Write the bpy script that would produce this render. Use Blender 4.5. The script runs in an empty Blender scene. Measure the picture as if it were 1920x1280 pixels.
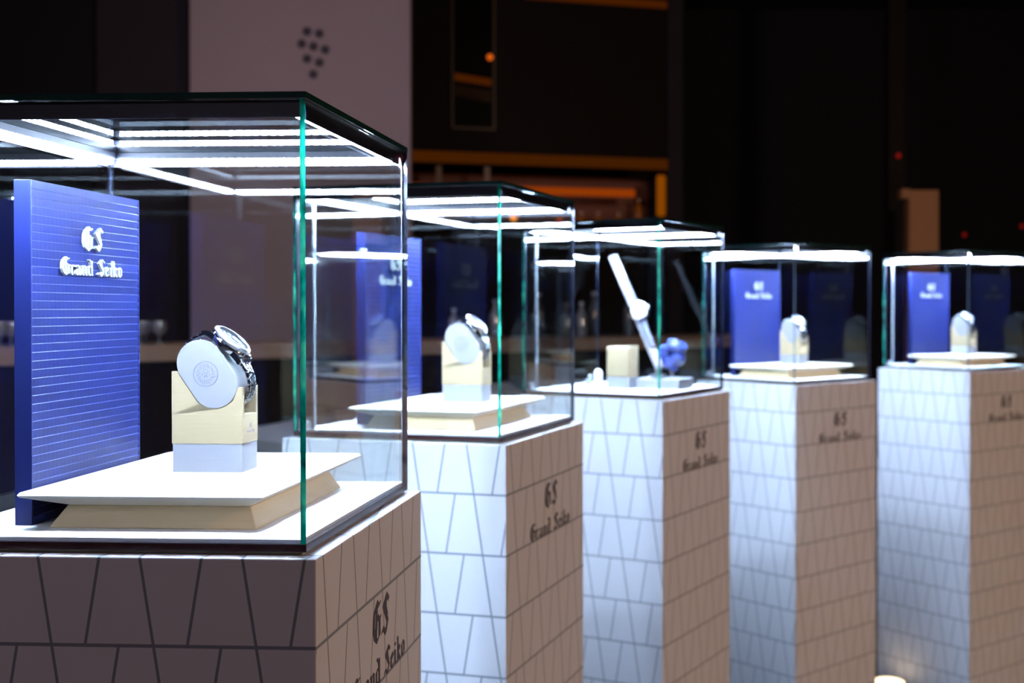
import bpy, bmesh, math, random
from mathutils import Vector, Matrix
random.seed(7)
SC = bpy.context.scene
COL = SC.collection
R = math.radians
MM = 0.001
CAMZ = 1.2842

# ------------------------------------------------------------------ camera
cd = bpy.data.cameras.new('camera')
cam = bpy.data.objects.new('camera', cd)
COL.objects.link(cam)
cam.location = (0, 0, CAMZ)
cam.rotation_euler = (R(90 - 0.44), 0, 0)
cd.sensor_width = 36.0
cd.lens = 2207.2 * 36 / 1920
cd.shift_x = -232.5 / 1920
cd.shift_y = -43.5 / 1920
cd.clip_start = 0.01
cd.dof.use_dof = True
cd.dof.focus_distance = 1.10
cd.dof.aperture_fstop = 6.2
SC.camera = cam

# ------------------------------------------------------------------ world, view
w = bpy.data.worlds.new('world')
SC.world = w
w.use_nodes = True
w.node_tree.nodes['Background'].inputs[0].default_value = (0.55, 0.50, 0.60, 1)
w.node_tree.nodes['Background'].inputs[1].default_value = 0.012
SC.view_settings.view_transform = 'Standard'
SC.view_settings.look = 'None'
SC.view_settings.exposure = 0.0
SC.view_settings.gamma = 1.0
SC.view_settings.use_curve_mapping = False

# ------------------------------------------------------------------ room lights and unseen fill lights
LED_POWER = 1060.0
def area(name, loc, target, power, size, color, spread=180):
    d = bpy.data.lights.new(name, 'AREA')
    d.energy = power; d.size = size; d.color = color; d.shape = 'DISK'
    d.spread = R(spread)
    o = bpy.data.objects.new(name, d)
    COL.objects.link(o)
    o.location = loc
    o.rotation_euler = (Vector(target) - Vector(loc)).to_track_quat('-Z', 'Y').to_euler()
    return o
area('warm_ceiling_light', (3.6, 0.2, 3.0), (0.8, 2.6, 0.6), 56, 0.5, (1.0, 0.66, 0.46))
area('warm_floor_light', (2.9, 1.6, 0.25), (1.0, 3.0, 0.4), 12.0, 0.4, (1.0, 0.62, 0.34))
area('board_fill_light', (-2.2, 3.9, 2.7), (-1.7, 7.2, 1.2), 15, 0.5, (0.95, 0.78, 0.86))  # unseen fill, added to brighten the grey partition board
area('front_fill_light', (-1.8, -1.8, 3.0), (-0.8, 2.0, 0.8), 11, 0.7, (0.93, 0.72, 0.95))  # unseen weak fill, added for the nearest pedestal's front

# ------------------------------------------------------------------ node helpers
class NT:
    def __init__(s, name):
        s.m = bpy.data.materials.new(name); s.m.use_nodes = True
        s.t = s.m.node_tree; s.t.nodes.clear()
        s.out = s.t.nodes.new('ShaderNodeOutputMaterial')
    def n(s, typ, **kw):
        o = s.t.nodes.new(typ)
        for k, v in kw.items(): setattr(o, k, v)
        return o
    def L(s, a, b): s.t.links.new(a, b)
    def put(s, sock, v):
        if isinstance(v, bpy.types.NodeSocket): s.L(v, sock)
        else: sock.default_value = v
    def M(s, op, a, b=None, c=None):
        o = s.n('ShaderNodeMath', operation=op)
        s.put(o.inputs[0], a)
        if b is not None: s.put(o.inputs[1], b)
        if c is not None: s.put(o.inputs[2], c)
        return o.outputs[0]
    def mix(s, f, a, b):
        o = s.n('ShaderNodeMix', data_type='RGBA')
        s.put(o.inputs[0], f); s.put(o.inputs[6], a); s.put(o.inputs[7], b)
        return o.outputs[2]
    def xyz(s, sock):
        o = s.n('ShaderNodeSeparateXYZ'); s.L(sock, o.inputs[0]); return o.outputs
    def noise(s, scale, detail=3, vec=None, stretch=None):
        o = s.n('ShaderNodeTexNoise'); o.inputs['Scale'].default_value = scale
        o.inputs['Detail'].default_value = detail
        tc = s.n('ShaderNodeTexCoord')
        src = tc.outputs['Object']
        if stretch:
            mp = s.n('ShaderNodeMapping'); mp.inputs['Scale'].default_value = stretch
            s.L(src, mp.inputs[0]); src = mp.outputs[0]
        s.L(src, o.inputs['Vector'])
        return o.outputs['Fac']
    def pbr(s, col, rough=0.5, metal=0.0, spec=0.5, coat=0.0, bump=None, emit=None, es=0.0, bstr=0.2, bdist=0.001, trans=0.0):
        p = s.n('ShaderNodeBsdfPrincipled')
        s.put(p.inputs['Base Color'], col if isinstance(col, bpy.types.NodeSocket) else (*col, 1) if len(col) == 3 else col)
        s.put(p.inputs['Roughness'], rough); p.inputs['Metallic'].default_value = metal
        p.inputs['Specular IOR Level'].default_value = spec
        p.inputs['Coat Weight'].default_value = coat
        p.inputs['Transmission Weight'].default_value = trans
        if emit:
            p.inputs['Emission Color'].default_value = (*emit, 1)
            s.put(p.inputs['Emission Strength'], es)
        if bump is not None:
            b = s.n('ShaderNodeBump'); b.inputs['Strength'].default_value = bstr
            b.inputs['Distance'].default_value = bdist
            s.L(bump, b.inputs['Height']); s.L(b.outputs[0], p.inputs['Normal'])
        s.L(p.outputs[0], s.out.inputs[0])
        return s.m

def plain(name, col, rough=0.5, metal=0.0, spec=0.5, coat=0.0, var=0.0, scale=40, stretch=None, bstr=0.0):
    t = NT(name)
    f = t.noise(scale, 4, stretch=stretch)
    a = tuple(c * (1 - var) for c in col); b = tuple(min(1, c * (1 + var)) for c in col)
    c = t.mix(f, (*a, 1), (*b, 1))
    return t.pbr(c, rough, metal, spec, coat, bump=f if bstr else None, bstr=bstr)

def emitter(name, col, strength):
    t = NT(name)
    e = t.n('ShaderNodeEmission'); e.inputs[0].default_value = (*col, 1); e.inputs[1].default_value = strength
    t.L(e.outputs[0], t.out.inputs[0])
    return t.m

def trapezoid_lines(t, s, d, P, row, k, off, wl, wh):
    """masks of a coursed pattern: long slanted lines, counter-slanted lines per course, course lines"""
    u = t.M('DIVIDE', t.M('SUBTRACT', s, t.M('MULTIPLY', d, k)), P)
    fu = t.M('FRACT', u)
    dd = t.M('DIVIDE', d, row)
    tt = t.M('FRACT', dd)
    a = t.M('MULTIPLY', t.M('MINIMUM', fu, t.M('SUBTRACT', 1.0, fu)), P)
    b = t.M('MULTIPLY', t.M('ABSOLUTE', t.M('SUBTRACT', fu, t.M('SUBTRACT', off, t.M('MULTIPLY', tt, 2 * off - 0.99)))), P)
    h = t.M('MULTIPLY', t.M('MINIMUM', tt, t.M('SUBTRACT', 1.0, tt)), row)
    v = t.M('MAXIMUM', t.M('LESS_THAN', a, wl / 2), t.M('LESS_THAN', b, wl / 2))
    return v, t.M('LESS_THAN', h, wh / 2)

def mat_pedestal():
    t = NT('pedestal_print')
    tc = t.n('ShaderNodeTexCoord')
    x, y, z = t.xyz(tc.outputs['Object'])
    nx, ny, nz = t.xyz(tc.outputs['Normal'])
    side = t.M('GREATER_THAN', t.M('ABSOLUTE', nx), 0.5)
    top = t.M('GREATER_THAN', t.M('ABSOLUTE', nz), 0.5)
    s = t.M('ADD', t.M('MULTIPLY', t.M('SUBTRACT', x, 0.0338), t.M('SUBTRACT', 1.0, side)),
            t.M('MULTIPLY', t.M('SUBTRACT', y, 0.0060), side))
    d = t.M('SUBTRACT', t.M('SUBTRACT', 0.0160, z), t.M('MULTIPLY', top, t.M('ADD', y, 0.19)))
    v, h = trapezoid_lines(t, s, d, 0.0898, 0.092, 0.157, 0.66, 0.0027, 0.0031)
    m = t.M('MAXIMUM', v, h)
    n = t.noise(9, 3)
    base = t.mix(n, (0.64, 0.635, 0.65, 1), (0.69, 0.685, 0.695, 1))
    c = t.mix(m, base, (0.22, 0.24, 0.27, 1))
    return t.pbr(c, 0.5, spec=0.35)

def mat_blue():
    t = NT('blue_tiled_lacquer')
    tc = t.n('ShaderNodeTexCoord')
    x, y, z = t.xyz(tc.outputs['Object'])
    v, h = trapezoid_lines(t, y, t.M('SUBTRACT', 0.332, z), 0.0141, 0.00798, 0.06, 0.53, 0.0009, 0.0001)
    nx = t.xyz(tc.outputs['Normal'])[0]
    v = t.M('MULTIPLY', v, t.M('GREATER_THAN', nx, 0.5))
    c = t.mix(v, (0.0065, 0.0115, 0.078, 1), (0.0025, 0.0045, 0.035, 1))
    return t.pbr(c, 0.42, spec=0.26)

def mat_glass():
    t = NT('clear_glass')
    tr = t.n('ShaderNodeBsdfTransparent'); tr.inputs[0].default_value = (0.965, 0.99, 0.98, 1)
    gl = t.n('ShaderNodeBsdfGlossy'); gl.inputs['Roughness'].default_value = 0.0
    gl.inputs[0].default_value = (1, 1, 1, 1)
    geo = t.n('ShaderNodeNewGeometry')
    ior = t.M('ADD', 1.52, t.M('MULTIPLY', geo.outputs['Backfacing'], 1 / 1.52 - 1.52))
    fr = t.n('ShaderNodeFresnel'); t.L(ior, fr.inputs[0])
    mx = t.n('ShaderNodeMixShader')
    t.L(fr.outputs[0], mx.inputs[0]); t.L(tr.outputs[0], mx.inputs[1]); t.L(gl.outputs[0], mx.inputs[2])
    t.L(mx.outputs[0], t.out.inputs[0])
    return t.m

def mat_edge():
    t = NT('green_glass_edge')
    tc = t.n('ShaderNodeTexCoord')
    n1 = t.noise(60, 5, stretch=(1, 1, 0.6))
    n2 = t.noise(18, 2, stretch=(1, 1, 0.9))
    r = t.n('ShaderNodeValToRGB')
    r.color_ramp.elements[0].position = 0.42; r.color_ramp.elements[0].color = (0.0, 0.07, 0.05, 1)
    r.color_ramp.elements[1].position = 0.64; r.color_ramp.elements[1].color = (0.10, 0.95, 0.50, 1)  # bright green tones paint glints of case light into the edge
    e = r.color_ramp.elements.new(0.52); e.color = (0.0, 0.40, 0.25, 1)
    t.L(t.M('MULTIPLY', t.M('ADD', n1, n2), 0.5), r.inputs[0])
    t.pbr(r.outputs[0], 0.18, spec=0.6, bump=n1, bstr=0.5, bdist=0.001)
    pr = t.out.inputs[0].links[0].from_socket       # light inside the case also shines through the polished edge
    tl = t.n('ShaderNodeBsdfTranslucent'); t.L(r.outputs[0], tl.inputs[0])
    mx = t.n('ShaderNodeMixShader'); mx.inputs[0].default_value = 0.26
    t.L(pr, mx.inputs[1]); t.L(tl.outputs[0], mx.inputs[2]); t.L(mx.outputs[0], t.out.inputs[0])
    return t.m

def mat_led():
    t = NT('led_tape')
    tc = t.n('ShaderNodeTexCoord')
    x, y, z = t.xyz(tc.outputs['Object'])
    def dots(a):
        f = t.M('SUBTRACT', t.M('FRACT', t.M('DIVIDE', a, 0.0100)), 0.5)
        return t.M('POWER', t.M('MAXIMUM', t.M('SUBTRACT', 1.0, t.M('MULTIPLY', t.M('ABSOLUTE', f), 2.4)), 0.0), 1.5)
    g = t.M('ADD', 0.10, t.M('MULTIPLY', dots(x), 2.6))
    e = t.n('ShaderNodeEmission'); e.inputs[0].default_value = (0.56, 0.70, 1.0, 1)
    down = t.M('LESS_THAN', t.xyz(tc.outputs['Normal'])[2], -0.5)      # the diodes face downward, the sleeve glows less
    g = t.M('MULTIPLY', g, t.M('ADD', 0.25, t.M('MULTIPLY', down, 0.75)))
    t.L(t.M('MULTIPLY', g, LED_POWER), e.inputs[1])
    t.L(e.outputs[0], t.out.inputs[0])
    return t.m

MAT = dict(
    ped=mat_pedestal(), blue=mat_blue(), glass=mat_glass(), edge=mat_edge(), edgedark=plain('dark_glass_rim', (0.006, 0.035, 0.030), 0.15, var=0.3, scale=30), edgegrey=plain('pale_grey_glass_edge', (0.10, 0.125, 0.15), 0.15, var=0.3, scale=30), rimgrey=plain('smoky_glass_rim', (0.014, 0.016, 0.028), 0.15, var=0.2), led=mat_led(),
    ink=plain('dark_printed_ink', (0.055, 0.045, 0.065), 0.5, var=0.05),
    black=plain('black_anodised_metal', (0.012, 0.012, 0.02), 0.35, var=0.2),
    plate=plain('dark_brown_base_plate', (0.035, 0.012, 0.012), 0.25, var=0.3, scale=90),
    lit_gap_filler=plain('yellow_lit_gap_colour', (0.62, 0.60, 0.36), 0.3, var=0.08),
    mat=plain('white_floor_board', (0.88, 0.88, 0.90), 0.45, var=0.01),
    wood=plain('pale_bamboo_wood', (0.32, 0.25, 0.145), 0.45, var=0.07, scale=22, stretch=(1.2, 1.2, 26), bstr=0.05),
    tanwood=plain('cream_riser_wood', (0.88, 0.66, 0.38), 0.45, var=0.08, scale=16, stretch=(1.0, 1.0, 30)),
    slab=plain('cream_lacquered_board', (0.92, 0.86, 0.72), 0.4, var=0.02, scale=20),
    alu=plain('brushed_aluminium', (0.60, 0.61, 0.66), 0.42, metal=0.75, var=0.05, scale=30, stretch=(1, 1, 20)),
    steel=plain('polished_steel', (0.80, 0.81, 0.85), 0.10, metal=1.0, var=0.03),
    satin=plain('satin_steel', (0.62, 0.63, 0.68), 0.28, metal=1.0, var=0.05),
    bluesteel=plain('blue_reflecting_steel', (0.04, 0.07, 0.50), 0.2, metal=0.7, var=0.1),
    cushion=plain('pale_grey_cushion_leatherette', (0.205, 0.20, 0.21), 0.5, var=0.02, scale=300, bstr=0.03),
    emblem=plain('grey_stamped_emblem', (0.13, 0.13, 0.155), 0.5, var=0.02),
    darkmirror=plain('near_black_mirror_face', (0.002, 0.002, 0.002), 0.4, spec=0.06),
    dullband=plain('dull_brown_reflection', (0.07, 0.035, 0.018), 0.6, spec=0.1),
    dimbulb=emitter('dim_orange_bulb', (1.0, 0.16, 0.01), 0.75),
    strapgrey=plain('slate_grey_strap', (0.07, 0.08, 0.13), 0.5, var=0.1),
    white=plain('white_raised_lettering', (0.30, 0.31, 0.29), 0.35, var=0.02),
    engrave=plain('grey_engraved_ink', (0.25, 0.25, 0.32), 0.5, var=0.05),
    dial=plain('silver_white_dial', (0.70, 0.72, 0.78), 0.25, metal=0.4, var=0.03),
    dialdark=plain('dark_blue_dial', (0.03, 0.04, 0.12), 0.2, var=0.1),
    acrylic=plain('frosted_white_tube', (0.34, 0.36, 0.40), 0.25, metal=0.3, var=0.03),
    bluestone=plain('glossy_blue_crystal', (0.045, 0.07, 0.30), 0.12, spec=0.8, coat=0.6, var=0.5, scale=40),
    darkwall=plain('dark_plum_wall', (0.005, 0.004, 0.007), 0.8, var=0.25, scale=3),
    greyboard=plain('grey_partition_board', (0.52, 0.42, 0.46), 0.65, var=0.04, scale=2),
    duskwall=plain('dusky_wall_panel', (0.028, 0.020, 0.028), 0.8, var=0.2, scale=3),
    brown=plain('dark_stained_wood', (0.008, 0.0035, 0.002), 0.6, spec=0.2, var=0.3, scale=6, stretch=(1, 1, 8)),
    midbrown=plain('brown_bar_wood', (0.46, 0.33, 0.24), 0.45, var=0.25, scale=8, stretch=(0.6, 6, 6)),
    tan=plain('tan_wooden_post', (0.50, 0.22, 0.08), 0.5, var=0.15, scale=5, stretch=(6, 6, 0.6)),
    greytop=plain('grey_table_top', (0.36, 0.33, 0.38), 0.4, var=0.05, scale=6),
    floor=plain('dark_carpet_floor', (0.030, 0.022, 0.022), 0.85, var=0.4, scale=30),
    ceil=plain('dark_ceiling', (0.02, 0.016, 0.018), 0.9, var=0.2, scale=3),
    bottle=plain('dark_bottle_glass', (0.10, 0.11, 0.13), 0.08, spec=0.8, coat=0.5, var=0.3, scale=20),
    clearware=plain('clear_glassware', (0.42, 0.47, 0.55), 0.06, spec=0.9, coat=0.8, metal=0.4, var=0.5, scale=60),
    amber=emitter('amber_shelf_glow', (1.0, 0.14, 0.004), 0.27),
    amberdim=emitter('dim_amber_painted_glow', (1.0, 0.19, 0.005), 0.055),  # painted glow: lit top trim and the mirror's orange reflection
    amberside=emitter('amber_lit_jamb_glow', (1.0, 0.24, 0.0), 0.22),
    amberbeam=emitter('amber_lit_beam_glow', (1.0, 0.22, 0.01), 0.05),
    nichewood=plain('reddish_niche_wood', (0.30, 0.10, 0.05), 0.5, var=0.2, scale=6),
    amberglass=plain('amber_bottle_glass', (0.55, 0.22, 0.02), 0.15, var=0.2),
    bulb=emitter('orange_bulb', (1.0, 0.30, 0.03), 2.2),
    redbulb=emitter('red_indicator_glow', (1.0, 0.03, 0.02), 0.20),
    floorlamp=emitter('warm_floor_lamp_glow', (1.0, 0.78, 0.5), 3.0),
    frame=plain('olive_brown_frame', (0.10, 0.06, 0.025), 0.4, var=0.2),
)

# ------------------------------------------------------------------ object helpers
def tag(o, label=None, cat=None, group=None, kind=None):
    if label: o['label'] = label
    if cat: o['category'] = cat
    if group: o['group'] = group
    if kind: o['kind'] = kind
    return o

def empty(name, loc, rz=0.0, label=None, cat=None, group=None):
    o = bpy.data.objects.new(name, None)
    o.empty_display_size = 0.05
    COL.objects.link(o); o.location = loc; o.rotation_euler = (0, 0, rz)
    return tag(o, label, cat, group)

def obj(name, bm, mats, parent=None, loc=(0, 0, 0), smooth=False, norm=True):
    if norm: bmesh.ops.recalc_face_normals(bm, faces=bm.faces)
    me = bpy.data.meshes.new(name)
    bm.to_mesh(me); bm.free()
    for m in (mats if isinstance(mats, (list, tuple)) else [mats]): me.materials.append(m)
    if smooth:
        for p in me.polygons: p.use_smooth = True
        try: me.set_sharp_from_angle(angle=R(smooth if smooth > 1 else 35))
        except Exception: pass
    o = bpy.data.objects.new(name, me)
    COL.objects.link(o); o.location = loc
    if parent: o.parent = parent
    return o

def B(): return bmesh.new()

def box(bm, x0, x1, y0, y1, z0, z1, bev=0.0, mi=0, seg=2, mat=None):
    t = bmesh.new()
    bmesh.ops.create_cube(t, size=1)
    for v in t.verts:
        v.co = Vector(((x0 + x1) / 2 + v.co.x * (x1 - x0), (y0 + y1) / 2 + v.co.y * (y1 - y0), (z0 + z1) / 2 + v.co.z * (z1 - z0)))
    if bev: bmesh.ops.bevel(t, geom=t.edges[:], offset=bev, segments=seg, affect='EDGES', profile=0.6)
    for f in t.faces: f.material_index = mi
    merge(bm, t, mat)

def merge(bm, t, mat=None):
    if mat is not None: bmesh.ops.transform(t, matrix=mat, verts=t.verts)
    m = {}
    for v in t.verts: m[v] = bm.verts.new(v.co)
    for f in t.faces:
        try:
            g = bm.faces.new([m[v] for v in f.verts]); g.material_index = f.material_index; g.smooth = f.smooth
        except ValueError: pass
    t.free()

def prism(bm, pts, a, b, axis='y', mi=0, mat=None, bev=0.0):
    """extrude a 2-D outline. axis y: pts are (x,z); axis x: pts are (y,z); axis z: pts are (x,y)"""
    def P(p, k):
        return {'y': (p[0], k, p[1]), 'x': (k, p[0], p[1]), 'z': (p[0], p[1], k)}[axis]
    t = bmesh.new()
    lo = [t.verts.new(P(p, a)) for p in pts]; hi = [t.verts.new(P(p, b)) for p in pts]
    n = len(pts)
    f1 = t.faces.new(lo); f2 = t.faces.new(hi[::-1])
    for i in range(n): t.faces.new([lo[i], hi[i], hi[(i + 1) % n], lo[(i + 1) % n]])
    if bev:
        ed = [e for e in t.edges if len(e.link_faces) == 2 and (f1 in e.link_faces or f2 in e.link_faces)]
        bmesh.ops.bevel(t, geom=ed, offset=bev, segments=2, affect='EDGES')
    if n > 4: bmesh.ops.triangulate(t, faces=[f for f in t.faces if len(f.verts) > 4])
    for f in t.faces: f.material_index = mi
    merge(bm, t, mat)

def lathe(bm, prof, seg=32, mat=None, mi=0, close=True):
    """prof: (radius, z) revolved about z"""
    t = bmesh.new(); rings = []
    for r, z in prof:
        rings.append([t.verts.new((max(r, 1e-6) * math.cos(2 * math.pi * i / seg), max(r, 1e-6) * math.sin(2 * math.pi * i / seg), z)) for i in range(seg)])
    for a, b in zip(rings, rings[1:]):
        for i in range(seg): t.faces.new([a[i], a[(i + 1) % seg], b[(i + 1) % seg], b[i]])
    if close:
        t.faces.new(rings[0][::-1]); t.faces.new(rings[-1])
    for f in t.faces: f.material_index = mi
    merge(bm, t, mat)

def tube(bm, p, q, r, seg=12, mi=0):
    p, q = Vector(p), Vector(q); d = q - p
    m = Matrix.Translation(p) @ d.to_track_quat('Z', 'Y').to_matrix().to_4x4()
    lathe(bm, [(r, 0), (r, d.length)], seg, m, mi)

# ------------------------------------------------------------------ blackletter lettering drawn with a broad pen
GLY = {
 'G': (5.0, [[(2.9,9.9),(1.5,8.4),(0.9,6.8),(0.8,3.6),(1.5,1.4),(3.0,0.2),(4.4,1.3),(4.4,5.0),(3.4,6.2)],[(2.9,9.9),(3.7,8.8),(4.7,9.2)],[(2.6,8.9),(2.5,5.0),(2.2,1.2)],[(4.4,5.0),(5.0,5.6)]]),
 'S': (4.8, [[(4.9,8.3),(3.5,9.9),(1.5,7.6),(2.7,5.6),(4.2,3.0),(3.0,0.3),(1.3,2.0)],[(3.1,9.2),(3.0,6.6),(3.9,4.4)],[(1.3,2.0),(0.6,1.3)]]),
 'r': (2.6, [[(0.3,5.3),(0.9,5.0),(0.9,1.0),(1.5,0.4)],[(0.9,4.5),(2.0,5.6),(2.6,5.0)]]),
 'a': (3.5, [[(0.6,4.9),(1.6,5.6),(2.6,4.9),(2.6,1.0),(3.2,0.4)],[(2.6,3.4),(0.9,2.6),(0.7,1.2),(1.4,0.4),(2.6,1.2)]]),
 'n': (3.7, [[(0.3,5.3),(0.9,5.0),(0.9,1.0),(1.4,0.4)],[(0.9,4.5),(2.1,5.6),(2.8,4.9),(2.8,1.0),(3.4,0.4)]]),
 'd': (3.4, [[(0.6,5.0),(0.6,1.2),(1.6,0.4),(2.7,1.4),(2.7,6.0),(2.1,8.2),(1.1,9.2)],[(0.6,4.9),(1.5,5.6),(2.7,4.9)],[(2.7,8.6),(2.7,1.0),(3.2,0.4)]]),
 ' ': (2.0, []),
 'e': (2.8, [[(2.4,1.2),(1.5,0.4),(0.7,1.2),(0.7,4.9),(1.6,5.6),(2.3,4.4),(0.8,3.0)]]),
 'i': (1.9, [[(0.3,5.3),(0.9,5.0),(0.9,1.0),(1.5,0.4)],[(0.8,7.9),(1.1,7.5)]]),
 'k': (3.1, [[(0.4,9.3),(0.8,8.8),(0.8,0.4)],[(0.8,4.4),(2.0,5.6),(2.3,4.3),(1.0,3.3),(2.1,1.2),(2.9,0.4)]]),
 'o': (3.2, [[(0.7,4.9),(0.7,1.2),(1.7,0.3),(2.7,1.4),(2.7,4.6),(1.7,5.7),(0.7,4.9)]]),
}
def hull(pts):
    pts = sorted(set((round(x, 7), round(y, 7)) for x, y in pts))
    def half(ps):
        h = []
        for p in ps:
            while len(h) > 1 and (h[-1][0]-h[-2][0])*(p[1]-h[-2][1]) - (h[-1][1]-h[-2][1])*(p[0]-h[-2][0]) <= 1e-12: h.pop()
            h.append(p)
        return h
    a, b = half(pts), half(pts[::-1])
    return a[:-1] + b[:-1]

def lettering(name, text, height, parent, mat, frame, depth, nib=1.0, width=None, pen=38):
    """frame = (origin, right, up, out): centre of the line's bottom edge"""
    o, rt, up, out = [Vector(v) for v in frame]
    tot = sum(GLY[c][0] for c in text) + 0.5 * (len(text) - 1)
    s = height / 10.0
    sx = s if width is None else width / tot
    bm = B(); x = -tot / 2
    nv = (math.cos(R(pen)) * nib / 2, math.sin(R(pen)) * nib / 2); tv = (-math.sin(R(pen)) * 0.16, math.cos(R(pen)) * 0.16)
    k = 0
    for c in text:
        adv, strokes = GLY[c]
        for st in strokes:
            for p, q in zip(st, st[1:]):
                pts = []
                for a in (p, q):
                    for i in (-1, 1):
                        for j in (-1, 1):
                            pts.append(((x + a[0] + i * nv[0] + j * tv[0]) * sx, (a[1] + i * nv[1] + j * tv[1]) * s))
                h = hull(pts); k += 1
                dz = depth * (1 + 0.004 * (k % 7))
                lo = [bm.verts.new(o + rt * a + up * b) for a, b in h]
                hi = [bm.verts.new(o + rt * a + up * b + out * dz) for a, b in h]
                n = len(h)
                bm.faces.new(hi); bm.faces.new(lo[::-1])
                for i in range(n): bm.faces.new([lo[i], lo[(i + 1) % n], hi[(i + 1) % n], hi[i]])
        x += adv + 0.5
    return obj(name, bm, mat, parent)

# ------------------------------------------------------------------ pedestals and glass cases
PED = [(-0.2721, 0.9993, 3.02, 0.2126), (-0.1960, 1.7701, 15.25, 0.2047), (0.0580, 2.5538, 27.08, 0.1995),
       (0.4428, 3.2627, 46.68, 0.2128), (1.0831, 3.8176, 51.38, 0.2052)]
W = 0.38
WHO = ['nearest', 'second', 'third', 'fourth', 'fifth']

class Spot:
    def __init__(s, i):
        X, Y, th, E = PED[i]; th = R(th); s.i = i; s.rz = -th
        s.H = CAMZ - E
        # corner -> centre
        s.cx = X - math.cos(th) * W / 2 + math.sin(th) * W / 2
        s.cy = Y + math.sin(th) * W / 2 + math.cos(th) * W / 2
    def at(s, x, y, z):
        """local mm on the pedestal top -> world"""
        c, n = math.cos(s.rz), math.sin(s.rz)
        x *= MM; y *= MM
        return (s.cx + x * c - y * n, s.cy + x * n + y * c, s.H + z * MM)

def pedestal(sp, label):
    root = empty('pedestal', (sp.cx, sp.cy, 0), sp.rz, label, 'pedestal', 'patterned display pedestals')
    bm = B(); h = W / 2
    box(bm, -h, h, -h, h, -sp.H, 0, bev=0.0012, seg=2)
    obj('body', bm, MAT['ped'], root, (0, 0, sp.H))
    fr = lambda y, z: ((h, y, sp.H + z), (0, 1, 0), (0, 0, 1), (1, 0, 0))
    lettering('initials_lettering', 'GS', 0.041, root, MAT['ink'], fr(0.013, -0.1245), 0.0004, nib=1.25, width=0.060)
    lettering('name_lettering', 'Grand Seiko', 0.0285, root, MAT['ink'], fr(0.012, -0.168), 0.0004, nib=1.15, width=0.197)
    return root

def glass_pane(name, x0, x1, y0, y1, z0, z1, thin, parent, edge='edge'):
    """box whose two big faces are clear glass and whose rim is the green polished edge"""
    bm = B(); box(bm, x0, x1, y0, y1, z0, z1)
    bm.faces.ensure_lookup_table(); bmesh.ops.recalc_face_normals(bm, faces=bm.faces)
    for f in bm.faces:
        n = f.normal
        f.material_index = 0 if abs(n['xyz'.index(thin)]) > 0.5 else 1 if (n.y < -.5 and thin == 'x') else 2 if thin == 'z' else 3
    return obj(name, bm, [MAT['glass'], MAT[edge], MAT['edgedark'], MAT['rimgrey']], parent, norm=False)

def glass_case(sp, label):
    root = empty('glass_display_case', sp.at(0, 0, 0), sp.rz, label, 'display case', 'lit glass display cases')
    q = 0.1773; g = 0.005
    bm = B(); box(bm, -.172, .172, -.172, .172, 0, .003, mat=None); obj('lit_gap_filler', bm, MAT['lit_gap_filler'], root)  # stands in for the gap under the plate; LED light put into its yellow
    bm = B(); box(bm, -q, q, -q, q, .003, .010, bev=.0006); obj('base_plate', bm, MAT['plate'], root)
    bm = B(); box(bm, -.1715, .1715, -.1715, .1715, .010, .0129); obj('floor_board', bm, MAT['mat'], root)
    z0, z1 = .0101, .394
    glass_pane('glass_pane', q - g, q, -q, q, z0, z1, 'x', root, 'edge' if sp.i < 3 else 'edgegrey')
    glass_pane('glass_pane', -q, -q + g, -q, q, z0, z1, 'x', root)
    glass_pane('glass_pane', -q + g, q - g, -q, -q + g, z0, z1, 'y', root)
    glass_pane('glass_pane', -q + g, q - g, q - g, q, z0, z1, 'y', root)
    glass_pane('glass_lid', -q - .0004, q + .0004, -q - .0004, q + .0004, z1 + .0001, .3998, 'z', root)
    for sx in (-1, 1):
        for sy in (-1, 1):
            if sy > 0 and (sx < 0 or sp.i > 0): continue
            bm = B(); e = q - g - .0001; b_ = .0006 if sy > 0 else .0017 if sx > 0 else .0008
            box(bm, min(sx * e, sx * (e - b_)), max(sx * e, sx * (e - b_)), min(sy * e, sy * (e - b_)), max(sy * e, sy * (e - b_)), .0130, .3790)
            obj('corner_glint_strip', bm, MAT['acrylic'], root)  # added pale strip standing in for LED light caught in the polished corner
    # black channels with LED tape
    a = q - g - .0002
    for k in range(4):
        rz = k * math.pi / 2
        m = Matrix.Rotation(rz, 4, 'Z')
        bm = B()
        prism(bm, [(-a, .3938), (-a + .0125, .3938), (-a + .0125, .3866), (-a + .002, .3866), (-a + .002, .3786), (-a, .3786)], -a + (.012 if k % 2 else 0), a - (.012 if k % 2 else 0), 'x')
        ch = obj('light_channel', bm, MAT['black'], root); ch.rotation_euler = (0, 0, rz)
        bm = B(); box(bm, -a + .016, a - .016, -a + .0022, -a + .0105, .3808, .3862)
        obj('light_strip', bm, MAT['led'], ch)
    # wire tube with its foot in the front left corner
    bm = B(); lathe(bm, [(.0032, .0129), (.0032, .3790)], 16, Matrix.Translation((-.152, -.158, 0)))
    tb = obj('wire_tube', bm, MAT['acrylic'], root, smooth=40)
    bm = B(); lathe(bm, [(.0105, .0130), (.011, .020), (.009, .0255), (.004, .027)], 24, Matrix.Translation((-.163, -.160, 0)) @ Matrix.Scale(0.78, 4, Vector((1, 0, 0))))
    obj('tube_foot', bm, MAT['acrylic'], tb, smooth=40)
    return root

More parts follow.
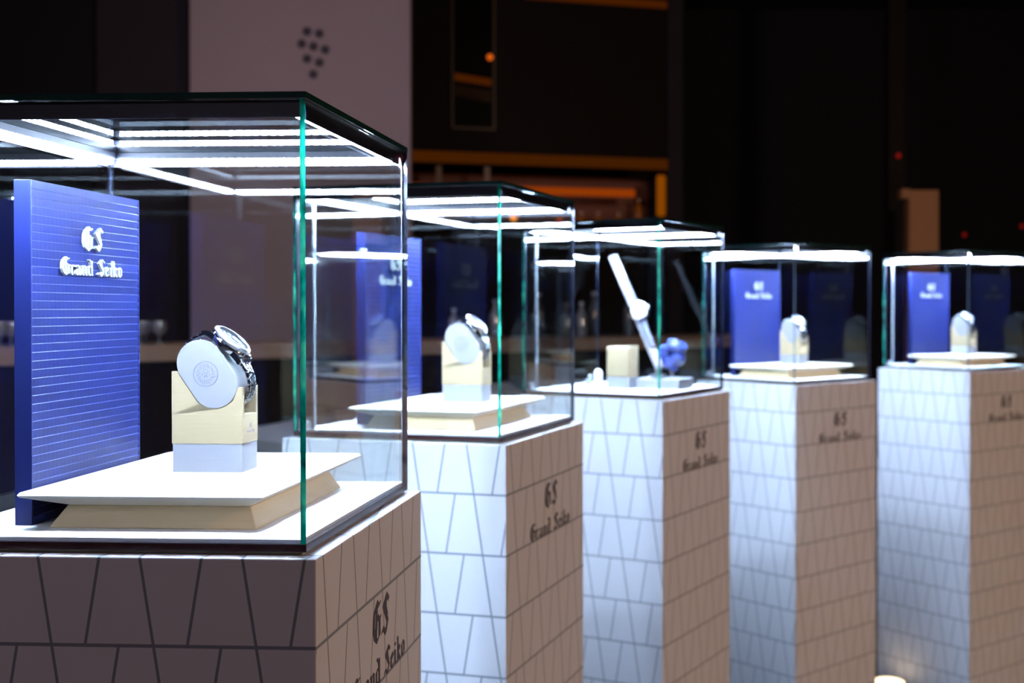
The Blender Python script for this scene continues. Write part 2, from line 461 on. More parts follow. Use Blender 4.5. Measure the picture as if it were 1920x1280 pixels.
def backdrop(sp, label, dy=0, dx=0):
    root = empty('backdrop_panel', sp.at(0, 0, 13), sp.rz, label, 'backdrop panel', 'blue backdrop panels')
    x0, x1, y0, y1, H = -.116 + dx * MM, -.0998 + dx * MM, (-119 + dy) * MM, (92 + dy) * MM, .3192
    bm = B(); n = 40; ph = H / n; e = .0007
    pts = [(x0, 0)]
    pts.append((x1, 0))
    for k in range(1, n):
        z = k * ph
        pts += [(x1, z - .0004), (x1 - .0009, z + .0003)]
    pts += [(x1, H), (x0, H)]
    # main body with grooves, flat rim at both vertical edges
    t = bmesh.new()
    ya, yb = y0 + .002, y1 - .002
    lo = [t.verts.new((p[0], ya, p[1])) for p in pts]; hi = [t.verts.new((p[0], yb, p[1])) for p in pts]
    for i in range(1, len(pts) - 1):
        if i < len(pts) - 2 or True:
            t.faces.new([lo[i], hi[i], hi[i + 1], lo[i + 1]]) if i + 1 < len(pts) - 0 and i < len(pts) - 1 and i + 1 <= len(pts) - 2 else None
    merge(bm, t)
    box(bm, x0, x1, y0, ya, 0, H, bev=.0004); box(bm, x0, x1, yb, y1, 0, H, bev=.0004)
    box(bm, x0, x1 - .0011, ya - .0002, yb + .0002, 0, H)
    obj('board', bm, MAT['blue'], root, norm=True)
    fr = lambda y, z: ((x1, y + dy * MM, z), (0, 1, 0), (0, 0, 1), (1, 0, 0))
    lettering('initials_lettering', 'GS', 0.0238, root, MAT['white'], fr(-.0120, .2585), 0.0028, nib=1.05, width=0.0375)
    lettering('name_lettering', 'Grand Seiko', 0.0175, root, MAT['white'], fr(-.0115, .2330), 0.0028, nib=0.80, width=0.119)
    return root

def riser(sp, label):
    root = empty('display_riser', sp.at(0, 0, 13), sp.rz, label, 'display riser', 'cream slab risers')
    bm = B()
    b = [(-.079, -.128), (.115, -.128), (.115, .124), (-.079, .124)]
    tp = [(-.0655, -.119), (.106, -.119), (.106, .112), (-.0655, .112)]
    lo = [bm.verts.new((x, y, 0)) for x, y in b]; hi = [bm.verts.new((x, y, .0195)) for x, y in tp]
    bm.faces.new(lo[::-1]); bm.faces.new(hi)
    for i in range(4): bm.faces.new([lo[i], lo[(i + 1) % 4], hi[(i + 1) % 4], hi[i]])
    bmesh.ops.bevel(bm, geom=bm.edges[:], offset=.0006, segments=1, affect='EDGES')
    obj('base', bm, MAT['tanwood'], root)
    bm = B()
    def ring(i, z):
        if i == 'low': return [bm.verts.new(p) for p in [(-.0655, -.119, z), (.106, -.119, z), (.106, .112, z), (-.0655, .112, z)]]
        return [bm.verts.new(p) for p in [(-.0994 + i, -.145 + i, z), (.127 - i, -.145 + i, z), (.127 - i, .162 - i, z), (-.0994 + i, .162 - i, z)]]
    rs = [ring('low', .0196), ring(.0012, .0296), ring(0, .0316), ring(.0016, .0340)]
    for r1, r2 in zip(rs, rs[1:]):
        for i in range(4): bm.faces.new([r1[i], r1[(i + 1) % 4], r2[(i + 1) % 4], r2[i]])
    bm.faces.new(rs[0][::-1]); bm.faces.new(rs[-1])
    bmesh.ops.bevel(bm, geom=[e for e in bm.edges if abs(e.verts[0].co.z - e.verts[1].co.z) > 1e-5], offset=.0012, segments=2, affect='EDGES')
    obj('slab', bm, MAT['slab'], root)
    return root

# capsule outline of the cushion in (x,z) mm
CA, CB, RA, RB = (9.0, 158.0), (24.3, 135.6), 23.5, 23.5
def capsule(off=0, n=14):
    dx, dz = CB[0] - CA[0], CB[1] - CA[1]; ax = math.atan2(dz, dx)
    D = math.hypot(dx, dz); tilt = math.acos((RA - RB) / D)
    out = []
    for k in range(n * 2 + 1):      # around A, away from B
        a = ax + tilt + (2 * math.pi - 2 * tilt) * k / (n * 2)
        out.append((CA[0] + (RA + off) * math.cos(a), CA[1] + (RA + off) * math.sin(a)))
    for k in range(n + 1):
        a = ax - tilt + 2 * tilt * k / n
        out.append((CB[0] + (RB + off) * math.cos(a), CB[1] + (RB + off) * math.sin(a)))
    return out

def watch_stand(sp, label, ox, oy):
    root = empty('watch_stand', sp.at(ox, oy, 47.02), sp.rz, label, 'watch stand', 'bamboo watch stands')
    h = 47 * MM
    bm = B(); box(bm, -.0192, .0528, -.0036, .0370, 0, .0288, bev=.0005); obj('metal_base', bm, MAT['alu'], root)
    # wooden body: solid block, then front and rear cheek with a U cut
    cut = capsule(0.9, 40)
    low = [p for p in cut if p[1] < 149.2]
    def prof():
        c = [(x, z) for x, z in cut]
        # left side descending then right side ascending
        cx = 19.0
        left = sorted([p for p in c if p[0] < 24 and p[1] < 149.0 and p[0] < 30], key=lambda p: -p[1])
        left = [p for p in left if p[0] <= 24]
        right = sorted([p for p in c if p[0] > 24 and p[1] < 132.6], key=lambda p: p[1])
        pts = [(-20, 105.2)] + [(-20, 149.5)] + [(left[0][0] - 1.4, 149.5)] + left + right + [(right[-1][0] + 1.0, 133.4), (53.2, 133.4), (53.2, 105.2)]
        return [(x * MM, z * MM - h) for x, z in pts]
    pr = prof()
    bm = B(); box(bm, -.020, .0532, -.0040, .0374, .0289, .0582, bev=.0003)
    prism(bm, pr, -.0040, .0010, 'y'); prism(bm, pr, .0324, .0374, 'y')
    body = obj('wooden_body', bm, MAT['wood'], root)
    fr = lambda y, z: ((.0532, y, z - h), (0, 1, 0), (0, 0, 1), (1, 0, 0))
    lettering('initials_lettering', 'GS', .0052, root, MAT['engrave'], fr(.0185, .0905), .0001, nib=1.2)
    lettering('name_lettering', 'Grand Seiko', .0030, root, MAT['engrave'], fr(.0185, .0860), .0001, nib=1.0, width=.020)
    return root

def cushion(sp, label, ox, oy):
    root = empty('watch_cushion', sp.at(ox, oy, 100), sp.rz, label, 'cushion', 'grey watch cushions')
    z = -100 * MM
    bm = B()
    out = [(x * MM, y * MM + z) for x, y in capsule(0, 22)]
    core = [(x * MM, y * MM + z) for x, y in capsule(-2.5, 22)]
    prism(bm, core, .0, .0322, 'y')
    obj('core', bm, MAT['cushion'], root, smooth=40)
    for ya, yb in ((-.0044, -.0002), (.0324, .0376)):
        bm = B(); prism(bm, out, ya, yb, 'y', bev=.0010)
        d = obj('end_disc', bm, MAT['cushion'], root, smooth=40)
        if ya < 0:
            # round raised emblem
            bm = B(); cx, cz = .0155, .1470 + z
            M_ = Matrix.Translation((cx, ya, cz)) @ Matrix.Rotation(R(90), 4, 'X')
            lathe(bm, [(.0122, 0), (.0122, .00035), (.0130, .00035), (.0130, 0)], 48, M_, close=False)
            random.seed(3)
            for k in range(26):
                a = 2 * math.pi * k / 26 + random.uniform(-.05, .05); r0 = random.uniform(.0055, .0072); r1 = random.uniform(.0088, .0112)
                p = Vector((cx + r0 * math.cos(a), ya, cz + r0 * math.sin(a))); q = Vector((cx + r1 * math.cos(a + .3), ya, cz + r1 * math.sin(a + .3)))
                tube(bm, p, q, .00032, 6)
            for (a, b, c, e) in ((-3, 3, -1, 1), (3, 3, 1, 1), (-1, 1, -1.2, -3), (1, 1, 1.2, -3), (-2.4, -3.2, 2.4, -3.2), (-3.6, 1, -4, -2), (3.6, 1, 4, -2), (-2, 4.6, 2, 4.6), (0, -1, 0, -2.6)):
                tube(bm, (cx + a * MM, ya, cz + b * MM), (cx + c * MM, ya, cz + e * MM), .00035, 6)
            obj('emblem', bm, MAT['emblem'], d, smooth=40)
    return root

def arc_path():
    """bracelet centre line in mm, from the upper lug over the cushion and under it to the lower lug"""
    return [(19.5, 186.8), (12.5, 186.2), (5.5, 184.6), (-1.0, 181.7), (-7.0, 177.3), (-11.8, 171.8), (-15.2, 165.3), (-17.0, 158.3)]

def link_row(bm, p, q, w=20.0, thick=3.0, y0=16.7, taper=1.0):
    """one bracelet row: outer and centre pieces between two points of the (x,z) path"""
    d = Vector((q[0] - p[0], 0, q[1] - p[1])); L = d.length; d.normalize()
    n = Vector((-d.z, 0, d.x))
    c = Vector(((p[0] + q[0]) / 2, y0, (p[1] + q[1]) / 2))
    rot = Matrix((( d.x, 0, n.x), (0, 1, 0), (d.z, 0, n.z))).transposed()
    rot = Matrix(((d.x, 0, n.x), (0, 1, 0), (d.z, 0, n.z))).to_4x4()
    w = w * taper
    segs = [(-.5, -.24, 0.0, 1.0), (-.22, -.10, .5, .8), (-.08, .08, .5, 1.0), (.10, .22, .5, .8), (.24, .5, 0.0, 1.0)]
    for a, b, sh, th in segs:
        off = L * (0.5 if sh else 0.0) * 0.9
        m = Matrix.Scale(MM, 4) @ Matrix.Translation(c) @ rot
        box(bm, -L * .46 + off, L * .46 + off, a * w, b * w, -thick * th / 2, thick * th / 2, bev=0.55, seg=2, mat=m)

def wristwatch(sp, label, ox, oy, chrono=True):
    root = empty('wristwatch', sp.at(ox, oy, 100), sp.rz, label, 'watch', 'steel wristwatches on cushions')
    n = Vector((.65, 0, .76)).normalized(); tdir = Vector((.76, 0, -.65)).normalized()
    C = Vector((28.3, 16.7, 173.2 - 100)) * MM
    # watch frame: x -> along strap (towards 6 o'clock), y -> crown side, z -> out of the dial
    Fm = Matrix.Translation(C) @ Matrix(((tdir.x, 0, n.x), (0, 1, 0), (tdir.z, 0, n.z))).to_4x4()
    def P(name, bm, mat, parent=root, sm=35): 
        bmesh.ops.transform(bm, matrix=Fm, verts=bm.verts)
        return obj(name, bm, mat, parent, smooth=sm)
    bm = B()
    lathe(bm, [(.0150, -.0010), (.0178, .0000), (.0198, .0018), (.0203, .0045), (.0200, .0072), (.0188, .0088), (.0186, .0092)], 56)
    for sx in (-1, 1):
        for sy in (-1, 1):
            pts = [(sx * .008, .0068), (sx * .0190, .0066), (sx * .0235, .0040), (sx * .0262, .0002), (sx * .0245, -.0016), (sx * .0200, .0006), (sx * .008, .0010)]
            prism(bm, pts, sy * .0120, sy * .0158, 'y', bev=.0005)
    case = P('case', bm, MAT['steel'])
    bm = B()
    prof = [(.0188, .0090), (.0206, .0092), (.0214, .0104), (.0212, .0116), (.0190, .0132), (.0178, .0133), (.0174, .0122), (.0174, .0100)]
    lathe(bm, prof, 72, close=False)
    for k in range(60):
        a = 2 * math.pi * k / 60
        m = Matrix.Rotation(a, 4, 'Z')
        box(bm, .0206, .0217, -.0006, .0006, .0095, .0114, bev=.0002, seg=1, mat=m)
    P('bezel', bm, MAT['satin'])
    bm = B(); lathe(bm, [(.0001, .0098), (.0174, .0098), (.0174, .0100), (.0001, .0100)], 48, close=False)
    dl = P('dial', bm, MAT['dial'])
    bm = B()
    for k in range(12):
        m = Matrix.Rotation(2 * math.pi * k / 12, 4, 'Z')
        box(bm, .0128, .0156, -.0006, .0006, .0100, .0106, mat=m)
    for a in range(60):
        if a % 5: box(bm, .0160, .0168, -.00012, .00012, .0100, .0101, mat=Matrix.Rotation(2 * math.pi * a / 60, 4, 'Z'))
    P('hour_markers', bm, MAT['dialdark'], dl)
    if chrono:
        for (cx, cy) in ((.0068, 0), (0, -.0072), (-.0068, 0)):
            bm = B(); lathe(bm, [(.0036, .0100), (.0036, .0103), (.0042, .0103), (.0042, .0100)], 28, Matrix.Translation((cx, cy, 0)), close=False)
            for k in range(12): box(bm, .0028, .0034, -.0001, .0001, .0100, .0102, mat=Matrix.Translation((cx, cy, 0)) @ Matrix.Rotation(k * math.pi / 6, 4, 'Z'))
            P('subdial', bm, MAT['dialdark'], dl)
    for ang, L, wd in ((R(130), .0090, .0011), (R(20), .0135, .0009), (R(-70), .0150, .0003)):
        bm = B(); box(bm, -.003, L, -wd / 2, wd / 2, .0108, .0112, mat=Matrix.Rotation(ang, 4, 'Z'))
        P('hand', bm, MAT['dialdark'], dl)
    bm = B(); lathe(bm, [(.0001, .0120), (.0168, .0120), (.0174, .0123), (.0160, .0137), (.0100, .0141), (.0001, .0142)], 48)
    P('crystal', bm, MAT['glass'])
    bm = B(); m = Matrix.Rotation(R(-90), 4, 'X')
    lathe(bm, [(.0028, .0200), (.0036, .0204), (.0036, .0238), (.0028, .0242)], 20, Matrix.Translation((0, 0, .0045)) @ m)
    P('crown', bm, MAT['steel'])
    for sx in (-.0095, .0095):
        bm = B(); lathe(bm, [(.0014, .0170), (.0014, .0205), (.0026, .0206), (.0026, .0226), (.0020, .0230)], 16, Matrix.Translation((sx, 0, .0045)) @ m)
        P('pusher', bm, MAT['steel'])
    # bracelet
    bm = B()
    up = [(9.5, 187.6), (3.0, 185.6), (-3.4, 182.4), (-9.0, 177.8), (-13.4, 172.0), (-16.4, 165.4), (-17.6, 158.4), (-16.6, 151.4)]
    dn = [(48.9, 154.4), (52.3, 148.4), (54.4, 141.7), (55.2, 134.8), (54.3, 127.9), (51.7, 121.6), (47.6, 116.2), (42.2, 112.2)]
    bm.free()
    for path, e0 in ((up, (14.8, 184.6)), (dn, (43.8, 160.2))):
        bm = B(); path = [e0] + path
        for k, (p, q) in enumerate(zip(path, path[1:])):
            link_row(bm, (p[0], p[1] - 100), (q[0], q[1] - 100), taper=1 - .02 * k, thick=3.0)
        obj('bracelet', bm, MAT['steel'], root, smooth=35)
    return root

OFFS = [(0, 0), (19, 4), None, (0, 0), (0, 0)]
PD = ['nearest to the camera, its top corner in front', 'second from the front', 'third in the row, with the leaning bar on top', 'fourth in the row', 'farthest, at the right edge']
ORD = ['nearest', 'second nearest', 'middle', 'fourth', 'farthest']
SP = [Spot(i) for i in range(5)]
PL = ['white pedestal with slanting grey tile lines, nearest and in shadow at lower left',
      'white tile-patterned pedestal standing directly behind the nearest one',
      'white tile-patterned pedestal carrying the case with the leaning steel bar',
      'white tile-patterned pedestal between the leaning-bar one and the farthest one',
      'white tile-patterned pedestal at the right edge, farthest of the five']
GL = ['largest glass case with green edges and light strips, on the nearest pedestal',
      'lit glass case with green corner edge on the second nearest pedestal',
      'lit glass case holding the leaning steel bar and blue ornament, middle of the row',
      'lit glass case on the fourth pedestal, left of the farthest case',
      'lit glass case at the right edge, farthest of the row']
for i in range(5):
    pedestal(SP[i], PL[i]); glass_case(SP[i], GL[i])
CASE = ['in the largest, nearest glass case', 'in the second nearest glass case', '', 'in the fourth case, left of the farthest', 'in the farthest glass case at right']
for i in (0, 1, 3, 4):
    ox, oy = OFFS[i]
    backdrop(SP[i], 'blue tiled backdrop panel with white lettering ' + CASE[i], dy=(0, 34, 0, 0, 0)[i])
    riser(SP[i], 'cream slab riser on tapered base ' + CASE[i])
    watch_stand(SP[i], 'pale wooden watch stand on silver foot ' + CASE[i], ox, oy)
    cushion(SP[i], 'pale grey rounded watch cushion ' + CASE[i], ox, oy)
    wristwatch(SP[i], 'polished steel wristwatch wrapped over its cushion ' + CASE[i], ox, oy, chrono=(i in (0, 1)))

# ------------------------------------------------------------------ middle case: leaning bar with laid-out watch, block, blue ornament
s3 = SP[2]
root = empty('wooden_block', s3.at(0, 0, 13), s3.rz, 'cream wooden cube on a silver foot beside the leaning bar', 'display block')
bm = B(); box(bm, -.0245, .0360, -.050, -.004, .0265, .0990, bev=.0030, seg=3); obj('wooden_cube', bm, MAT['wood'], root, smooth=40)
bm = B(); box(bm, -.0245, .0330, -.050, -.004, 0, .0263, bev=.0006); obj('metal_foot', bm, MAT['alu'], root)
root = empty('leaning_bar_stand', s3.at(0, 0, 13), s3.rz, 'long silver bar leaning steeply on a flat metal plinth in the middle case', 'display stand')
bm = B(); box(bm, .0400, .150, -.022, .060, 0, .0240, bev=.0008); obj('plinth', bm, MAT['alu'], root)
pA, pB = Vector((.0925, -.004, .0500)), Vector((-.0325, -.004, .3150))
d = (pB - pA).normalized(); nn = Vector((-d.z, 0, d.x)) * -1
Fb = Matrix.Translation(pA) @ Matrix(((d.x, 0, nn.x), (0, 1, 0), (d.z, 0, nn.z))).to_4x4() @ Matrix.Rotation(R(28), 4, 'X')
Lb = (pB - pA).length
bm = B(); box(bm, 0, Lb, -.010, .010, -.006, .004, bev=.0012, mat=Fb); bar = obj('bar', bm, MAT['alu'], root)
bm = B(); tube(bm, (.085, -.004, .0235), (.0900, -.004, .0560), .007, 16); box(bm, .072, .104, -.016, .010, .024, .034, bev=.001)
obj('clamp', bm, MAT['satin'], root, smooth=40)
# watch laid along the bar
root = empty('strap_watch', s3.at(0, 0, 13), s3.rz, 'round watch with its strap laid straight along the leaning bar', 'watch')
cw = Lb * 0.485
Fs = Fb @ Matrix.Translation((cw, 0, .0043))
Fw = Fs @ Matrix.Translation((0, 0, .003)) @ Matrix.Rotation(R(24), 4, 'X') @ Matrix.Scale(1.12, 4)
bm = B(); lathe(bm, [(.0175, 0), (.0205, .002), (.0208, .007), (.0185, .0105), (.0180, .0110), (.0001, .0110)], 40, Fw); obj('case', bm, MAT['steel'], root, smooth=40)
bm = B(); lathe(bm, [(.0001, .01105), (.0172, .01105), (.0172, .0114), (.0001, .0114)], 40, Fw, close=False); obj('dial', bm, MAT['dial'], root)
bm = B(); lathe(bm, [(.003, .0195), (.003, .0240)], 16, Fw @ Matrix.Translation((0, 0, .005)) @ Matrix.Rotation(R(-90), 4, 'X')); obj('crown', bm, MAT['steel'], root)
for s_ in (-1, 1):
    bm = B()
    for k in range(9):
        x = s_ * (.0215 + k * .0080)
        w_ = .0095 - .0003 * k
        box(bm, x - .0037, x + .0037, -w_, w_, .0004, .0044, bev=.0008, mat=Fs)
    obj('strap', bm, MAT['strapgrey'], root)
# blue ornament
root = empty('blue_ornament', s3.at(0, 0, 13), s3.rz, 'lumpy glossy blue ornament beside the foot of the leaning bar', 'ornament')
random.seed(11)
bm = B()
for (x, y, z, r) in ((.078, .034, .070, .013), (.092, .034, .085, .018), (.110, .032, .100, .019), (.128, .034, .094, .017), (.104, .036, .062, .018), (.122, .036, .072, .018), (.090, .038, .056, .011), (.110, .036, .048, .011)):
    t = bmesh.new(); bmesh.ops.create_icosphere(t, subdivisions=2, radius=r)
    for v in t.verts: v.co *= random.uniform(.78, 1.18)
    merge(bm, t, Matrix.Translation((x, y, z)))
obj('crystal_cluster', bm, MAT['bluestone'], root)
bm = B(); tube(bm, (.106, .036, .0243), (.106, .036, .050), .0045, 12)
obj('support', bm, MAT['satin'], root, smooth=40)

root = empty('display_cylinder', s3.at(0, 0, 13), s3.rz, 'small white domed cylinder on the case floor left of the cream cube', 'ornament')
bm = B(); lathe(bm, [(.0098, 0), (.0100, .001), (.0100, .026)], 28, Matrix.Translation((-.080, .010, 0))); obj('body', bm, MAT['mat'], root, smooth=40)
bm = B(); lathe(bm, [(.0102, .0261), (.0100, .032), (.0078, .0375), (.004, .0405), (.0004, .041)], 28, Matrix.Translation((-.080, .010, 0))); obj('dome', bm, MAT['mat'], root, smooth=60)
root = empty('crystal_piece', s3.at(0, 0, 13), s3.rz, 'small glassy faceted piece left of the white domed cylinder', 'ornament')
bm = B(); t = bmesh.new(); bmesh.ops.create_icosphere(t, subdivisions=1, radius=.010); merge(bm, t, Matrix.Translation((-.108, .012, .0095)))
t = bmesh.new(); bmesh.ops.create_icosphere(t, subdivisions=1, radius=.007); merge(bm, t, Matrix.Translation((-.103, .012, .0220))); obj('facets', bm, MAT['clearware'], root)

# ------------------------------------------------------------------ background room
def wx(px, D): return (px - 1192.5) / 2207.2 * D
def wz(py, D): return CAMZ - (py - 579.5) / 2207.2 * D
def pt(px, py, D): return Vector((wx(px, D), D, wz(py, D)))

bm = B(); box(bm, -6, 5, -2.5, 10.5, -.05, 0); tag(obj('floor', bm, MAT['floor']), kind='structure')
bm = B(); box(bm, -6, 5, -2.5, 10.5, 3.9, 3.95); tag(obj('ceiling', bm, MAT['ceil']), kind='structure')
bm = B(); box(bm, -6, 5, 10.3, 10.4, 0, 3.9); tag(obj('wall_back', bm, MAT['darkwall']), kind='structure')
bm = B(); box(bm, -5.9, -5.8, -2.5, 10.3, 0, 3.9); tag(obj('wall_left', bm, MAT['darkwall']), kind='structure')
bm = B(); box(bm, 4.8, 4.9, -2.5, 10.3, 0, 3.9); tag(obj('wall_right', bm, MAT['darkwall']), kind='structure')

# partition boards behind the counter
DB = 7.3
def board(name, px0, px1, D, z0, z1, mat, label, cat, th=.06):
    root = empty(name, (wx((px0 + px1) / 2, D), D, 0), 0, label, cat)
    h = (wx(px1, D) - wx(px0, D)) / 2
    bm = B(); box(bm, -h, h, 0, th, z0, z1, bev=.004)
    obj('board', bm, MAT[mat], root)
    return root
g = board('partition_board', 357, 770, DB, 0, 3.6, 'greyboard', 'tall mauve-grey partition board printed with a cluster of dark dots', 'partition')
bm = B()
for (px, py) in ((577, 60), (600, 64), (567, 83), (589, 88), (611, 94), (577, 111), (600, 118), (588.5, 140)):
    p = pt(px, py, DB); c0 = wx((357 + 770) / 2, DB)
    lathe(bm, [(.0285, 0), (.0285, .003)], 24, Matrix.Translation((p.x - c0, -.0005, p.z)) @ Matrix.Rotation(R(90), 4, 'X'))
obj('dot_cluster', bm, MAT['ink'], g)
board('wall_cladding', 182, 353, 7.45, 0, 3.6, 'duskwall', 'dim plum cladding panel left of the mauve-grey partition', 'wall panel')
board('wall_cladding', -170, 178, 7.5, 0, 3.6, 'darkwall', 'almost black cladding panel at the far upper left', 'wall panel')

# bar unit: upper cabinet, beam, lit niche, side post; it recedes to the right
DU, YAW = 8.75, 0.27
UX0 = wx(1020, DU)
def ux(px, off=0.0):
    """offset along the unit's face seen at image column px; off = distance in front of it"""
    k = (px - 1192.5) / 2207.2
    X = UX0 + math.sin(YAW) * off; Y = DU - math.cos(YAW) * off
    return (k * Y - X) / (math.cos(YAW) - k * math.sin(YAW))
def uz(px, py): return wz(py, DU + ux(px) * math.sin(YAW))
root = empty('back_bar_cabinet', (UX0, DU, 0), YAW, 'dark wooden back bar wall with an amber lit niche below its beam', 'back bar')
x0, x1, xs = ux(772), ux(1278), ux(1249)
zb, zt = uz(1000, 300), 3.85
bm = B(); box(bm, x0, xs, 0, .08, zb + .05, zt, bev=.003); obj('upper_panel', bm, MAT['brown'], root)
bm = B(); box(bm, x0, xs, -.03, .0, zb - .05, zb + .045, bev=.003); obj('beam', bm, MAT['brown'], root)
bm = B(); box(bm, xs + .002, x1, -.04, .5, 0, 3.85, bev=.003); obj('side_post', bm, MAT['duskwall'], root)
zs = uz(1060, 413)
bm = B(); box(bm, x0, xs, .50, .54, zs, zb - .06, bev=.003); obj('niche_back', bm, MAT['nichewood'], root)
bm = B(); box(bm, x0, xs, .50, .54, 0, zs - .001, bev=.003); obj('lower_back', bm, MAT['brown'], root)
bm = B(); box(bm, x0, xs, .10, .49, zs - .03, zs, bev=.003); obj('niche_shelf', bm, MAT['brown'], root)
bm = B(); box(bm, x0 + .02, xs - .22, .10, .13, uz(1060, 363), uz(1060, 349)); obj('amber_light', bm, MAT['amber'], root)
bm = B(); box(bm, xs - .07, xs - .002, -.004, .04, uz(1240, 405), uz(1240, 328), bev=.02); obj('amber_lit_jamb', bm, MAT['amberside'], root)  # no lamp: jamb glows in place of the amber light falling on it
bm = B(); box(bm, ux(985), xs, -.02, -.001, uz(1100, 7), uz(1100, -6)); obj('amber_lit_top_trim', bm, MAT['amberdim'], root)  # no lamp: trim made to glow as if lit amber
bm = B(); box(bm, x0, xs, -.045, -.0305, zb - .045, zb + .035); obj('amber_lit_beam_face', bm, MAT['amberbeam'], root)  # no lamp: glowing face put over the beam for its amber lighting
for px in (824, 915):
    bm = B(); p = ux(px); box(bm, p - .02, p + .02, .03, .07, uz(px, 352), zb - .06); obj('hanging_post', bm, MAT['midbrown'], root)
ca, sa = math.cos(YAW), math.sin(YAW)
def on_unit(u, back, z): return (UX0 + u * ca - back * sa, DU + u * sa + back * ca, z)
for px, lb in ((1090, 'small amber bottle in the lit niche, leftmost of four'), (1122, 'small amber bottle in the lit niche, second of four from the left'),
               (1160, 'small amber bottle in the lit niche, third of four from the left'), (1197, 'tall amber bottle in the lit niche, nearest the amber-lit jamb')):
    h_, r_ = (.085, .030) if px < 1180 else (.20, .032)
    t_ = empty('bottle', on_unit(ux(px, -.3), .3, zs + .0005), 0, lb, 'bottle', 'amber bottles in the niche')
    bm = B(); lathe(bm, [(r_ * .9, 0), (r_, .004), (r_, h_ * .6), (r_ * .4, h_ * .8), (r_ * .36, h_ * .93)], 16); obj('body', bm, MAT['amberglass'], t_, smooth=40)
    bm = B(); lathe(bm, [(r_ * .42, h_ * .932), (r_ * .42, h_)], 12); obj('cap', bm, MAT['satin'], t_)

# tall dark framed mirror on the unit's face
um = ux(886)
root = empty('framed_mirror', on_unit(um, -.024, 0), YAW, 'tall dark framed mirror with a painted slanting orange reflection, on the back bar wall', 'mirror')
def mz(px, py): return (ux(px) - um, uz(px, py))
bm = B(); a, b = mz(850, 0)[0], mz(924, 0)[0]; z0, z1 = uz(886, 240), 3.6
box(bm, a, b, .0, .0225, z0, z1); gl = obj('mirror_face', bm, MAT['darkmirror'], root)
bm = B(); prism(bm, [mz(852, 139), mz(921, 150), mz(921, 163), mz(852, 152)][::-1], -.004, -.0005, 'y'); obj('orange_reflection_band', bm, MAT['amberdim'], root)  # reflection painted on as a faintly glowing strip
bm = B(); prism(bm, [mz(852, 160), mz(921, 172), mz(921, 194), mz(852, 180)][::-1], -.004, -.0005, 'y'); obj('brown_reflection_band', bm, MAT['dullband'], root)  # reflection painted on as a brown strip
bm = B()
for (xa, xb, za, zb_) in ((a - .016, a, z0 - .016, z1), (b, b + .016, z0 - .016, z1), (a, b, z0 - .016, z0)):
    box(bm, xa, xb, -.01, .0225, za, zb_, bev=.002)
obj('frame', bm, MAT['frame'], root)
def lamp_at(px, py, loc, r, mat, label):
    bm = B(); t = bmesh.new(); bmesh.ops.create_icosphere(t, subdivisions=3, radius=r); merge(bm, t)
    tag(obj('orange_lamp', bm, MAT[mat], None, loc, smooth=60), label, 'lamp', 'small orange lamps')
lamp_at(0, 0, on_unit(ux(919, .05), -.056, uz(919, 111)), .022, 'dimbulb', 'small orange lamp glowing at the right edge of the dark mirror')
lamp_at(0, 0, on_unit(ux(963, -.2), .2, zs + .0245), .024, 'bulb', 'bright orange lamp seen through the top of the second case, left one')
lamp_at(0, 0, on_unit(ux(1049, -.2), .2, zs + .0185), .018, 'dimbulb', 'dimmer orange lamp seen through the top right corner of the second case')

# long bar counter receding to the right
A_, B_ = pt(-60, 655, 4.95), pt(1480, 628, 7.9)
A_.z = B_.z = 0
dv = B_ - A_; rz = math.atan2(dv.y, dv.x); L = dv.length
root = empty('bar_counter', (A_.x, A_.y, 0), rz, 'long dark bar counter with a brown wooden top edge behind the cases', 'bar counter')
zt = 1.118
bm = B(); box(bm, 0, L, 0, .50, zt - .075, zt, bev=.006); obj('counter_top', bm, MAT['midbrown'], root)
bm = B(); box(bm, .02, L - .02, .05, .46, 0, zt - .076, bev=.004); obj('front_panel', bm, MAT['brown'], root)
def on_counter(px, back=.15):
    # point on the counter top seen at image column px
    k = (px - 1192.5) / 2207.2
    t = (k * A_.y - A_.x) / (dv.x - k * dv.y)
    p = A_ + dv * t + Vector((-math.sin(rz), math.cos(rz), 0)) * back
    return Vector((p.x, p.y, zt + .0005))
def bottle(px, back, h, r, mat, label):
    root = empty('bottle', on_counter(px, back), 0, label, 'bottle', 'bottles on the bar counter')
    bm = B(); lathe(bm, [(r * .9, 0), (r, .004), (r, h * .58), (r * .8, h * .68), (r * .36, h * .78), (r * .34, h * .93)], 20); obj('body', bm, MAT[mat], root, smooth=40)
    bm = B(); lathe(bm, [(r * .42, h * .932), (r * .42, h)], 16); obj('cap', bm, MAT['satin'], root)
bl = [(868, .10, .17, .030, 'clearware', 'small pale bottle on the bar counter, left of the second case corner'),
      (950, .12, .22, .034, 'clearware', 'pale grey bottle on the counter just right of the green corner of the second case'),
      (1046, .2, .26, .036, 'bottle', 'dark bottle on the bar counter seen near the wire tube of the middle case'),
      (1084, .12, .20, .036, 'clearware', 'pale bottle on the counter left of the leaning bar'),
      (1112, .12, .21, .036, 'clearware', 'pale bottle on the counter just left of the leaning bar'),
      (1150, .2, .27, .036, 'bottle', 'dark bottle on the counter behind the top of the cream cube'),
      (1216, .2, .26, .036, 'bottle', 'dark bottle on the counter right of the leaning bar')]
for b_ in bl: bottle(*b_)
def tumbler(px, back, r, h, label):
    root = empty('drinking_glass', on_counter(px, back), 0, label, 'glass', 'drinking glasses on the bar counter')
    bm = B(); lathe(bm, [(r * .55, 0), (r * .6, .003), (r * .12, .010), (r * .12, h * .40), (r * .7, h * .50), (r, h * .72), (r * .86, h), (r * .80, h), (r * .9, h * .72), (r * .3, h * .52)], 20)
    obj('bowl_and_stem', bm, MAT['clearware'], root, smooth=40)
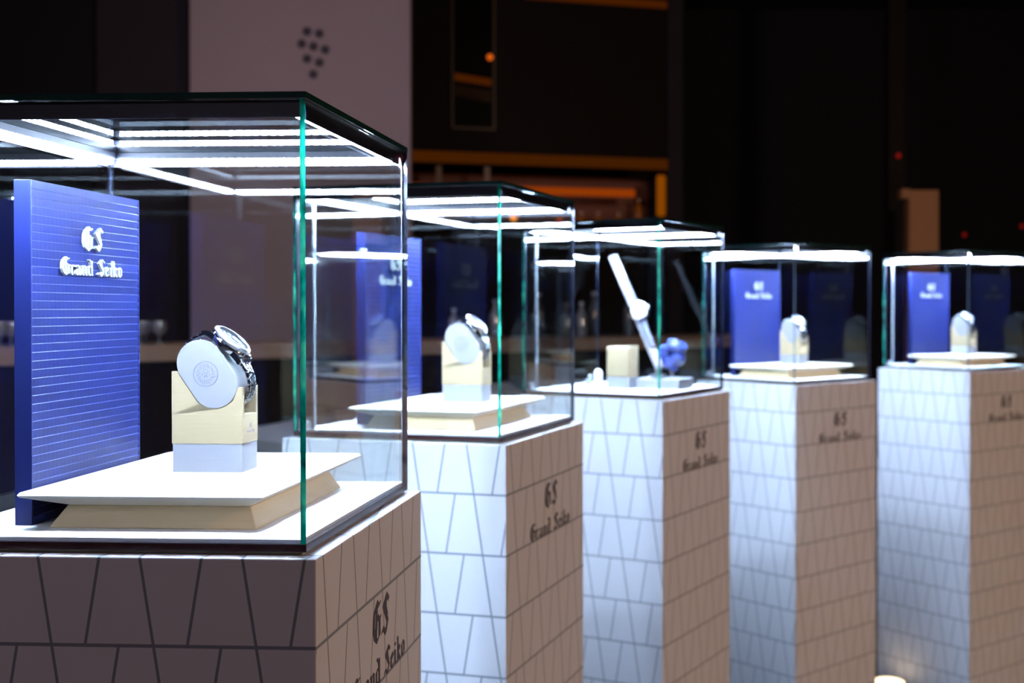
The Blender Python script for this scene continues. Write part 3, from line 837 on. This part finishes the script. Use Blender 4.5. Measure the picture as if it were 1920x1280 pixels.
for px, bk, lb in ((6, .08, 'clear stemmed glass on the counter at the left frame edge'), (30, .12, 'clear stemmed glass on the counter left of the nearest backdrop panel'),
                   (272, .08, 'clear stemmed glass on the counter just right of the nearest backdrop panel'), (291, .16, 'middle clear stemmed glass between the blue panel and the watch'),
                   (309, .09, 'clear stemmed glass on the counter closest to the nearest watch')):
    tumbler(px, bk, .034, .11, lb)

# narrow grey-topped table between the counter and the pedestals
zT = CAMZ - .35
q = [pt(395, 815, 3.28), pt(600, 838, 2.99), pt(985, 738, 4.87), pt(950, 715, 5.70)]
root = empty('side_table', (-.8, 4.2, 0), 0, 'long narrow grey-topped table behind the pedestals', 'table')
loc = [(p.x + .8, p.y - 4.2) for p in q]
bm = B(); prism(bm, loc, zT - .03, zT, 'z'); obj('table_top', bm, MAT['greytop'], root)
cx_ = sum(p[0] for p in loc) / 4; cy_ = sum(p[1] for p in loc) / 4
for (x, y) in loc:
    lx, ly = x + (cx_ - x) * .10, y + (cy_ - y) * .10
    bm = B(); box(bm, lx - .02, lx + .02, ly - .02, ly + .02, 0, zT - .031, bev=.002); obj('leg', bm, MAT['brown'], root)

# right side: tan post with lip, dim column, small lights
D = 7.0
root = empty('wooden_post', (wx(1732, D), D, 0), 0, 'tan wooden post with a short lip at its top, behind the farthest case', 'post')
h = (wx(1760, D) - wx(1704, D)) / 2
bm = B(); box(bm, -h, h, 0, .12, 0, wz(356, D), bev=.004); obj('shaft', bm, MAT['tan'], root)
bm = B(); box(bm, -h - .045, -h + .01, -.004, .10, wz(372, D), wz(354, D), bev=.004); obj('lip', bm, MAT['tan'], root)
root = empty('column', (wx(1682, 7.6), 7.6, 0), 0, 'dim brown column rising left of the tan post', 'column')
bm = B(); box(bm, -.06, .06, 0, .12, 0, 3.8, bev=.01); obj('shaft', bm, MAT['brown'], root)
def dot(name, px, py, D, r, mat, label, group=None):
    bm = B(); t = bmesh.new(); bmesh.ops.create_icosphere(t, subdivisions=3, radius=r); merge(bm, t)
    o = obj(name, bm, MAT[mat], None, pt(px, py, D), smooth=60)
    return tag(o, label, 'lamp', group)
for px, py, DD, lb in ((1684, 292, 7.585, 'tiny red light high on the dim brown column'), (1916, 424, 10.285, 'red light at the right frame edge'), (1808, 440, 10.285, 'faint red light above the farthest case')):
    dot('red_indicator_light', px, py, DD, .016, 'redbulb', lb, 'tiny red lights')
# warm floor lamp by the foot of the farthest pedestal
p = pt(1668, 1290, 3.97)
root = empty('floor_lamp', (p.x, p.y, 0), 0, 'bright warm floor light beside the foot of the farthest pedestal', 'floor light')
bm = B(); lathe(bm, [(.06, 0), (.065, .006), (.060, .02)], 32); obj('housing', bm, MAT['black'], root, smooth=40)
bm = B(); lathe(bm, [(.052, .0203), (.052, .026), (.03, .030), (.001, .031)], 32); obj('lens', bm, MAT['floorlamp'], root, smooth=40)
